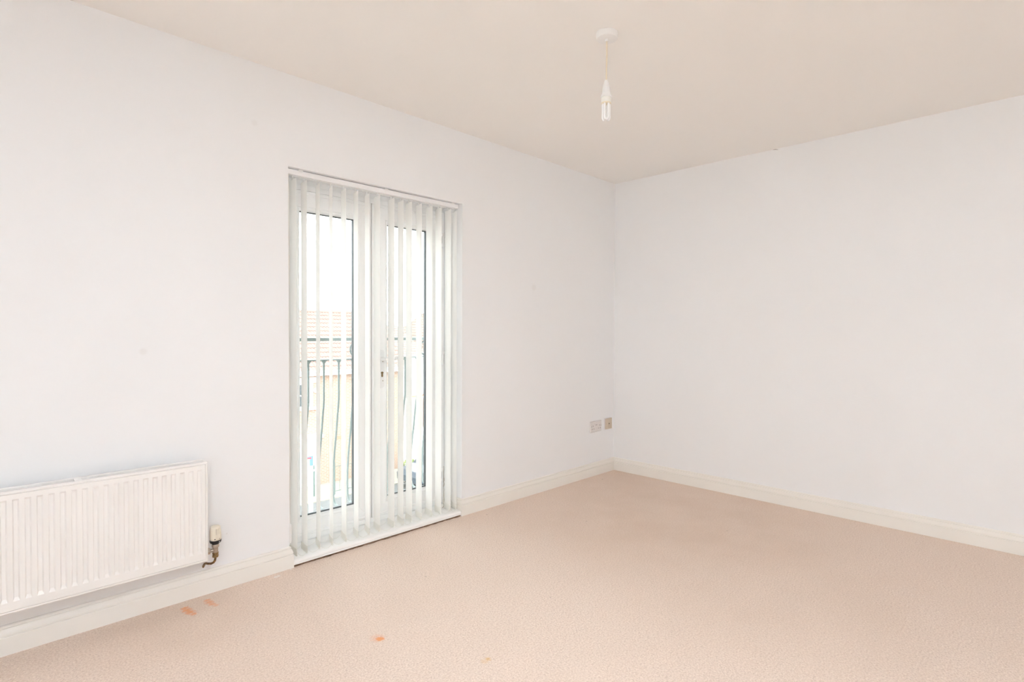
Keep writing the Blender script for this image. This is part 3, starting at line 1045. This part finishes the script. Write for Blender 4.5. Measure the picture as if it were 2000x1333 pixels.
tx0, tx1, tz0, tz1 = -.1385, -.0480, .3545, .4445
tv = thing('aerial_socket', ((tx0 + tx1) / 2, 0, tz0), 'yellowed square aerial outlet with one central hole, beside the corner', 'socket')
D = .016
bm = B()
faceplate(bm, tx0, tx1, tz0, tz1, .009)
obj('pattress_box', bm, 'socket', tv)
bm = B()
loft(bm, [[(tx0 + .001, -.0092, tz0 + .001), (tx1 - .001, -.0092, tz0 + .001), (tx1 - .001, -.0092, tz1 - .001), (tx0 + .001, -.0092, tz1 - .001)],
          [(tx0, -D + .003, tz0), (tx1, -D + .003, tz0), (tx1, -D + .003, tz1), (tx0, -D + .003, tz1)],
          [(tx0 + .004, -D, tz0 + .004), (tx1 - .004, -D, tz0 + .004), (tx1 - .004, -D, tz1 - .004), (tx0 + .004, -D, tz1 - .004)]])
obj('faceplate', bm, 'tvplate', tv)
cx, cz = (tx0 + tx1) / 2, .4
bm = B()
lathe(bm, [(.0105, .0015), (.0105, -.0005), (.0095, -.0012), (.0066, -.0012)], (cx, -D, cz), 24, 'Y')
obj('coaxial_collar', bm, 'creamedge', tv, smooth=True)
bm = B()
lathe(bm, [(.0064, .001), (.0064, -.0016)], (cx, -D, cz), 20, 'Y')
obj('coaxial_hole', bm, 'hole', tv)
for s in (-1, 1):
    bm = B()
    lathe(bm, [(.0036, .001), (.0036, -.0006), (.0026, -.0011)], (cx + s * .0295, -D, cz), 14, 'Y')
    obj('screw', bm, 'screw', tv)

# ------------------------------------------------------------------ juliet balcony railing
RY = .42
rl = thing('balcony_railing', (-2.2, RY, .05), 'grey green bow fronted metal balcony railing outside the glazed doors', 'railing')
bm = B()
box(bm, -3.05, -1.40, RY - .022, RY + .022, 1.1005, 1.1195)
obj('top_rail', bm, 'rail', rl, bevel=.002)
bm = B()
box(bm, -3.04, -1.41, RY - .011, RY + .011, .984, .992)
obj('lower_rail', bm, 'rail', rl)
bm = B()
box(bm, -3.04, -1.41, RY - .012, RY + .012, .090, .100)
obj('bottom_rail', bm, 'rail', rl)
prof = [(0, .986), (0, .75), (.004, .715), (.012, .675), (.022, .610), (.034, .528), (.049, .448), (.062, .364), (.070, .284), (.0715, .21), (.068, .14), (.056, .112), (.040, .101), (.022, .098), (.0, .098)]
bm = B()
x = 0
tube(bm, [(0, RY + d, z) for d, z in prof], .0066, 8)
bme = raw_mesh('baluster', bm, 'rail')
for p in bme.polygons:
    p.use_smooth = True
cme = None
bm = B()
prism(bm, [(-.016, RY - .006, .985), (.016, RY - .006, .985), (.0065, RY - .006, .970), (-.0065, RY - .006, .970)], (0, .012, 0))
cme = raw_mesh('collar', bm, 'rail')
bx0 = -2.4765
k = -6
while True:
    x = bx0 + k * .0952
    k += 1
    if x < -3.04:
        continue
    if x > -1.41:
        break
    o = bpy.data.objects.new('baluster', bme)
    COL.objects.link(o)
    o.parent = rl
    o.location = (x + 2.2, -RY, -.05)
    c = bpy.data.objects.new('collar', cme)
    COL.objects.link(c)
    c.parent = o
bm = B()
tube(bm, [(.0485 * math.cos(2 * math.pi * q / 32), RY, 1.0465 + .0485 * math.sin(2 * math.pi * q / 32)) for q in range(33)], .0052, 8, caps=False, flat=(1, 1))
rme = raw_mesh('ring', bm, 'rail')
for p in rme.polygons:
    p.use_smooth = True
for x in (-2.69, -2.161, -1.640):
    o = bpy.data.objects.new('ring', rme)
    COL.objects.link(o)
    o.parent = rl
    o.location = (x + 2.2, -RY, -.05)
for x in (-3.03, -1.42):
    for z in (.094, 1.108):
        bm = B()
        box(bm, x - .012, x + .012, .2995, RY + .01, z - .006, z + .006)
        obj('wall_bracket', bm, 'rail', rl)

# ------------------------------------------------------------------ outside: street far below
G = -5.64
bm = B()
box(bm, -60, 110, -70, 110, G - .5, G - .06)
tag(obj('ground', bm, 'gravel'), 'pale open ground around the street', 'ground', kind='structure')
bm = B()
box(bm, -40, 80, 9.5, 18.35, G - .2, G - .05)
tag(obj('road', bm, 'asphalt'), 'grey asphalt road below the balcony', 'road', kind='structure')
bm = B()
box(bm, -40, 80, 18.35, 20.6, G - .2, G)
tag(obj('pavement', bm, 'paving'), 'pale pavement in front of the brick houses', 'pavement', kind='structure')


def tiled_roof(name, p_l, p_r, q_l, q_r, m, parent, rows, wave=.155, amp=.042, step=.022):
    """pantile slope between an eave line (p_l, p_r) and a ridge line (q_l, q_r): stepped wavy courses in one mesh"""
    bm = B()
    p_l, p_r, q_l, q_r = map(Vector, (p_l, p_r, q_l, q_r))
    n = (p_r - p_l).cross(q_l - p_l).normalized()
    if n.z < 0:
        n = -n
    for r_ in range(rows):
        f0, f1 = r_ / rows, (r_ + 1.06) / rows
        a0, b0 = p_l.lerp(q_l, f0), p_r.lerp(q_r, f0)
        a1, b1 = p_l.lerp(q_l, min(f1, 1)), p_r.lerp(q_r, min(f1, 1))
        L = (b0 - a0).length
        if L < .05:
            continue
        ux = (p_r - p_l).normalized()
        cnt = max(2, int(L / (wave / 4)))
        lo, up, un = [], [], []
        for i in range(cnt + 1):
            t = i / cnt
            A = a0.lerp(b0, t)
            C = a1.lerp(b1, t)
            ph = (A - p_l).dot(ux) / wave
            h = amp * (.5 + .5 * math.sin(2 * math.pi * ph))
            lo.append(bm.verts.new(A + n * (step + h)))
            up.append(bm.verts.new(C + n * (h * .9)))
            un.append(bm.verts.new(A - n * .01))
        for i in range(cnt):
            bm.faces.new((lo[i], lo[i + 1], up[i + 1], up[i]))
            bm.faces.new((un[i], un[i + 1], lo[i + 1], lo[i]))
    o = obj(name, bm, m, parent)
    o['kind'] = 'stuff'
    return o


def bxo(name, m, parent, *a, bevel=0):
    bm = B()
    box(bm, *a)
    return obj(name, bm, m, parent, bevel=bevel)


def house_window(parent, x0, x1, z0, z1, y, nx=2, nz=2):
    f = bxo('window', 'white', parent, x0, x1, y - .04, y + .02, z0, z1)
    w, h = (x1 - x0 - .06) / nx, (z1 - z0 - .06) / nz
    for i in range(nx):
        for j in range(nz):
            bxo('pane', 'pane', f, x0 + .03 + i * w + .025, x0 + .03 + (i + 1) * w - .025, y - .046, y - .038, z0 + .03 + j * h + .025, z0 + .03 + (j + 1) * h - .025)
    return f


# house A: brick house with hipped pantile roof straight across the street
AY = 20.7
ha = thing('house', (4.5, AY, G), 'buff brick house with a red pantile hipped roof straight across the road', 'house')
ax0, ax1, aez, arz = -3.6, 12.0, -.62, 2.12
bxo('brick_wall', 'brick', ha, ax0, ax1, AY, AY + 6.6, G - .06, aez)
bxo('fascia', 'white', ha, ax0 - .3, ax1 + .3, AY - .32, AY - .285, aez - .18, aez + .02)
bxo('soffit', 'white', ha, ax0 - .3, ax1 + .3, AY - .285, AY + 6.9, aez - .03, aez + .0)
bm = B()
tube(bm, [(ax0 - .3, AY - .37, aez - .005), (ax1 + .3, AY - .37, aez - .005)], .05, 8)
obj('gutter', bm, 'gutter', ha)
ev = AY - .36
mid = AY + 3.3
tiled_roof('roof_tiles', (ax0 - .35, ev, aez), (ax1 + .3, ev, aez), (ax0 - .35, mid, arz), (ax1 + .3, mid, arz), 'tile', ha, 14)
tiled_roof('roof_tiles', (ax1 + .3, AY + 6.96, aez), (ax0 - .35, AY + 6.96, aez), (ax1 + .3, mid, arz), (ax0 - .35, mid, arz), 'tile', ha, 14)
bm = B()
tube(bm, [(ax0 - .35, mid, arz), (ax1 + .3, mid, arz)], .085, 8)
obj('ridge_tiles', bm, 'tile', ha)
for x in (ax0, ax1 - .2):
    bm = B()
    prism(bm, [(x, AY, aez - .01), (x, AY + 6.6, aez - .01), (x, mid, arz - .14)], (.2, 0, 0))
    obj('gable_wall', bm, 'brick', ha)
for x in (ax0 - .34, ax1 + .26):
    bm = B()
    prism(bm, [(x, ev, aez - .16), (x, mid, arz - .17), (x, AY + 6.96, aez - .16), (x, AY + 6.96, aez - .01), (x, mid, arz - .015), (x, ev, aez - .01)], (.03, 0, 0))
    obj('bargeboard', bm, 'white', ha)
bxo('lintel', 'white', ha, 5.9, 7.46, AY - .04, AY + .02, -1.12, -.88)
house_window(ha, 5.7, 7.02, -2.18, -1.12, AY, 3, 2)
bxo('window_surround', 'white', ha, 7.02, 7.29, AY - .035, AY + .02, -2.18, -1.12)
bxo('window_ledge', 'white', ha, 5.88, 7.46, AY - .1, AY + .02, -2.30, -2.18)
bxo('lintel', 'white', ha, 0.3, 1.9, AY - .04, AY + .02, -1.12, -.88)
house_window(ha, 0.4, 1.8, -2.18, -1.12, AY, 3, 2)
bm = B()
lathe(bm, [(.10, 0), (.11, -.03), (.09, -.06)], (7.42, AY, -1.46), 12, 'Y')
obj('alarm_box', bm, 'white', ha)
bxo('porch_canopy', 'white', ha, 4.6, 7.55, AY - .55, AY + .02, -3.5, -3.36, bevel=.02)
bxo('garage_door', 'white', ha, 4.75, 7.42, AY - .06, AY + .02, G, -3.55)
bxo('air_brick', 'terracotta', ha, 8.45, 8.68, AY - .015, AY + .02, -3.78, -3.62)
bm = B()
tube(bm, [(ax1 - .15, AY - .08, aez - .05), (ax1 - .15, AY - .08, G)], .04, 8)
obj('downpipe', bm, 'gutter', ha)

# house B: white rendered house further right, hipped roof
BYF = 29.5
hb = thing('house', (24.5, BYF, G), 'white rendered house with a hipped roof, farthest right behind the doors', 'house')
bxx0, bxx1, bez, brz = 20.0, 29.0, -.50, 2.9


def rendered_house(t, x0, x1, y):
    bxo('rendered_wall', 'render', t, x0, x1, y, y + 7, -3.35, bez)
    bxo('brick_wall', 'brick_red', t, x0, x1, y - .02, y + 7, G - .06, -3.6)
    bxo('brick_course', 'terracotta', t, x0, x1, y - .05, y + 7, -3.46, -3.35)
    bxo('stone_course', 'white', t, x0, x1, y - .03, y + 7, -3.6, -3.46)
    bxo('fascia', 'white', t, x0, x1 + .1, y - .32, y - .28, bez - .02, bez + .17)
    bm = B()
    tube(bm, [(x0, y - .36, bez), (x1 + .1, y - .36, bez)], .05, 8)
    obj('gutter', bm, 'gutter', t)


rendered_house(hb, bxx0, bxx1, BYF)
tiled_roof('roof_tiles', (bxx0 - .05, BYF - .36, bez + .1), (bxx1 + .4, BYF - .36, bez + .1), (bxx0 + 2.9, BYF + 3.5, brz), (bxx1 - 2.2, BYF + 3.5, brz), 'tile_far', hb, 16)
tiled_roof('roof_tiles', (bxx0 - .05, BYF + 7.3, bez + .1), (bxx0 - .05, BYF - .36, bez + .1), (bxx0 + 2.9, BYF + 3.52, brz), (bxx0 + 2.9, BYF + 3.5, brz), 'tile_far', hb, 16)
tiled_roof('roof_tiles', (bxx1 + .4, BYF - .36, bez + .1), (bxx1 + .4, BYF + 7.3, bez + .1), (bxx1 - 2.2, BYF + 3.5, brz), (bxx1 - 2.2, BYF + 3.52, brz), 'tile_far', hb, 16)
tiled_roof('roof_tiles', (bxx1 + .4, BYF + 7.3, bez + .1), (bxx0 - .05, BYF + 7.3, bez + .1), (bxx1 - 2.2, BYF + 3.52, brz), (bxx0 + 2.9, BYF + 3.52, brz), 'tile_far', hb, 16)
house_window(hb, 20.1, 21.0, -4.75, -3.95, BYF - .02, 3, 2)
house_window(hb, 22.0, 23.4, -2.4, -1.2, BYF, 3, 2)

# house C: lower link with a plain pitched roof between the two
hc = thing('house', (17.8, BYF, G), 'low white rendered house with a faint roof between the two other houses', 'house')
rendered_house(hc, 15.4, bxx0 - .30, BYF)
tiled_roof('roof_tiles', (15.2, BYF - .36, bez + .1), (bxx0 - .20, BYF - .36, bez + .1), (15.2, BYF + 3.5, 1.62), (bxx0 - .20, BYF + 3.5, 1.62), 'tile_far', hc, 13)
tiled_roof('roof_tiles', (bxx0 - .20, BYF + 7.3, bez + .1), (15.2, BYF + 7.3, bez + .1), (bxx0 - .20, BYF + 3.52, 1.62), (15.2, BYF + 3.52, 1.62), 'tile_far', hc, 13)
for x in (15.4, bxx0 - .52):
    bm = B()
    prism(bm, [(x, BYF, bez - .01), (x, BYF + 7, bez - .01), (x, BYF + 3.5, 1.45)], (.2, 0, 0))
    obj('gable_wall', bm, 'render', hc)

# road sign with its white pole
sg = thing('road_sign', (4.0, 14, G), 'blue and white dead end sign with a red bar on a white pole', 'sign')
bm = B()
tube(bm, [(4.03, 14.04, G - .05), (4.03, 14.04, -2.74)], .065, 16)
obj('pole', bm, 'white', sg, smooth=True)
bxo('sign_plate', 'white', sg, 3.72, 4.07, 13.955, 13.965, -3.075, -2.745)
bxo('blue_face', 'signblue', sg, 3.73, 4.06, 13.951, 13.956, -3.065, -2.755)
bxo('white_stem', 'white', sg, 3.855, 3.945, 13.947, 13.952, -3.065, -2.84)
bxo('red_bar', 'signred', sg, 3.80, 4.0, 13.946, 13.951, -2.845, -2.79)

# street furniture on the far pavement
gb = thing('bollard', (6.52, 19.1, G), 'green cylindrical bollard beside the sign pole across the road', 'bollard')
bm = B()
lathe(bm, [(.085, 0), (.085, 1.2), (.075, 1.27), (.03, 1.31)], (6.52, 19.1, G), 16)
obj('post', bm, 'greenpost', gb, smooth=True)
bm = B()
lathe(bm, [(.09, 1.05), (.09, 1.12)], (6.52, 19.1, G), 16)
obj('band', bm, 'white', gb)
fn = thing('garden_railing', (8.6, 18.7, G), 'thin green metal railing with upright bars in front of the brick house', 'railing')
for x, h in ((7.27, 1.35), (9.6, 1.35)):
    bm = B()
    tube(bm, [(x, 18.7, G - .02), (x, 18.7, G + h)], .035, 8)
    obj('post', bm, 'greenpost', fn)
x = 7.5
while x < 9.5:
    bm = B()
    tube(bm, [(x, 18.7, G + .12), (x, 18.7, G + 1.2)], .009, 5)
    obj('bar', bm, 'greenpost', fn)
    x += .28
for z in (.14, 1.16):
    bxo('cross_rail', 'greenpost', fn, 7.28, 9.6, 18.69, 18.71, G + z - .012, G + z + .012)

# parked car behind the planting
car = thing('car', (11.2, 18.0, G - .05), 'grey blue hatchback parked at the kerb beyond the right door leaf', 'car')


def car_loop(y, pts):
    return [(x, y, z) for x, z in pts]


CX, CY, CG = 11.9, 17.3, G - .05
side = [(-2.0, .35), (-2.02, .62), (-1.85, .80), (-1.15, .92), (-.62, 1.38), (.1, 1.47), (1.0, 1.42), (1.62, 1.02), (1.88, .90), (1.92, .45), (1.85, .32)]
bm = B()
loft(bm, [[(CX + x * .985, CY - .80, CG + .03 + z * .96) for x, z in side], [(CX + x, CY - .72, CG + z) for x, z in side], [(CX + x, CY + .72, CG + z) for x, z in side], [(CX + x * .985, CY + .80, CG + .03 + z * .96) for x, z in side]])
obj('body', bm, 'carblue', car)
for y in (CY - .805, CY + .79):
    bm = B()
    prism(bm, [(CX + x, y, CG + z) for x, z in ((-1.0, .95), (-.55, 1.3), (.1, 1.36), (.9, 1.32), (1.35, .98))], (0, .012, 0))
    obj('side_window', bm, 'pane', car)
for x in (-1.3, 1.25):
    for y in (CY - .81, CY + .66):
        bm = B()
        lathe(bm, [(.17, 0), (.31, .01), (.315, .08), (.31, .15), (.17, .16)], (CX + x, y, CG + .315), 18, 'Y')
        obj('wheel', bm, 'tyre', car, smooth=True)


def shrub(x, y, h, w, label):
    t = thing('shrub', (x, y, G), label, 'shrub')
    bm = B()
    for k in range(7):
        a = random.uniform(0, 6.28)
        tube(bm, [(x, y, G - .02), (x + .3 * w * math.cos(a), y + .3 * w * math.sin(a), G + h * .45), (x + .55 * w * math.cos(a), y + .55 * w * math.sin(a), G + h * .8)], [.02, .012, .006], 5)
    obj('stems', bm, 'stem', t)
    bm = B()
    for k in range(520):
        u = Vector((random.gauss(0, 1), random.gauss(0, 1), random.gauss(0, 1))).normalized() * random.uniform(.55, 1)
        c = Vector((x + u.x * w, y + u.y * w, G + h * .55 + u.z * h * .45))
        d = Vector((random.gauss(0, 1), random.gauss(0, 1), random.gauss(0, 1))).normalized()
        e = d.orthogonal().normalized()
        s = random.uniform(.05, .09)
        vs = [bm.verts.new(q) for q in (c - d * s, c + e * s * .5, c + d * s, c - e * s * .5)]
        bm.faces.new(vs)
    f = obj('foliage', bm, 'leaf', t)
    f['kind'] = 'stuff'


shrub(11.38, 19.2, .75, .5, 'pale green shrub on the pavement nearest the brick house')
shrub(12.75, 19.5, .95, .55, 'taller pale green shrub on the pavement right of the other shrub')
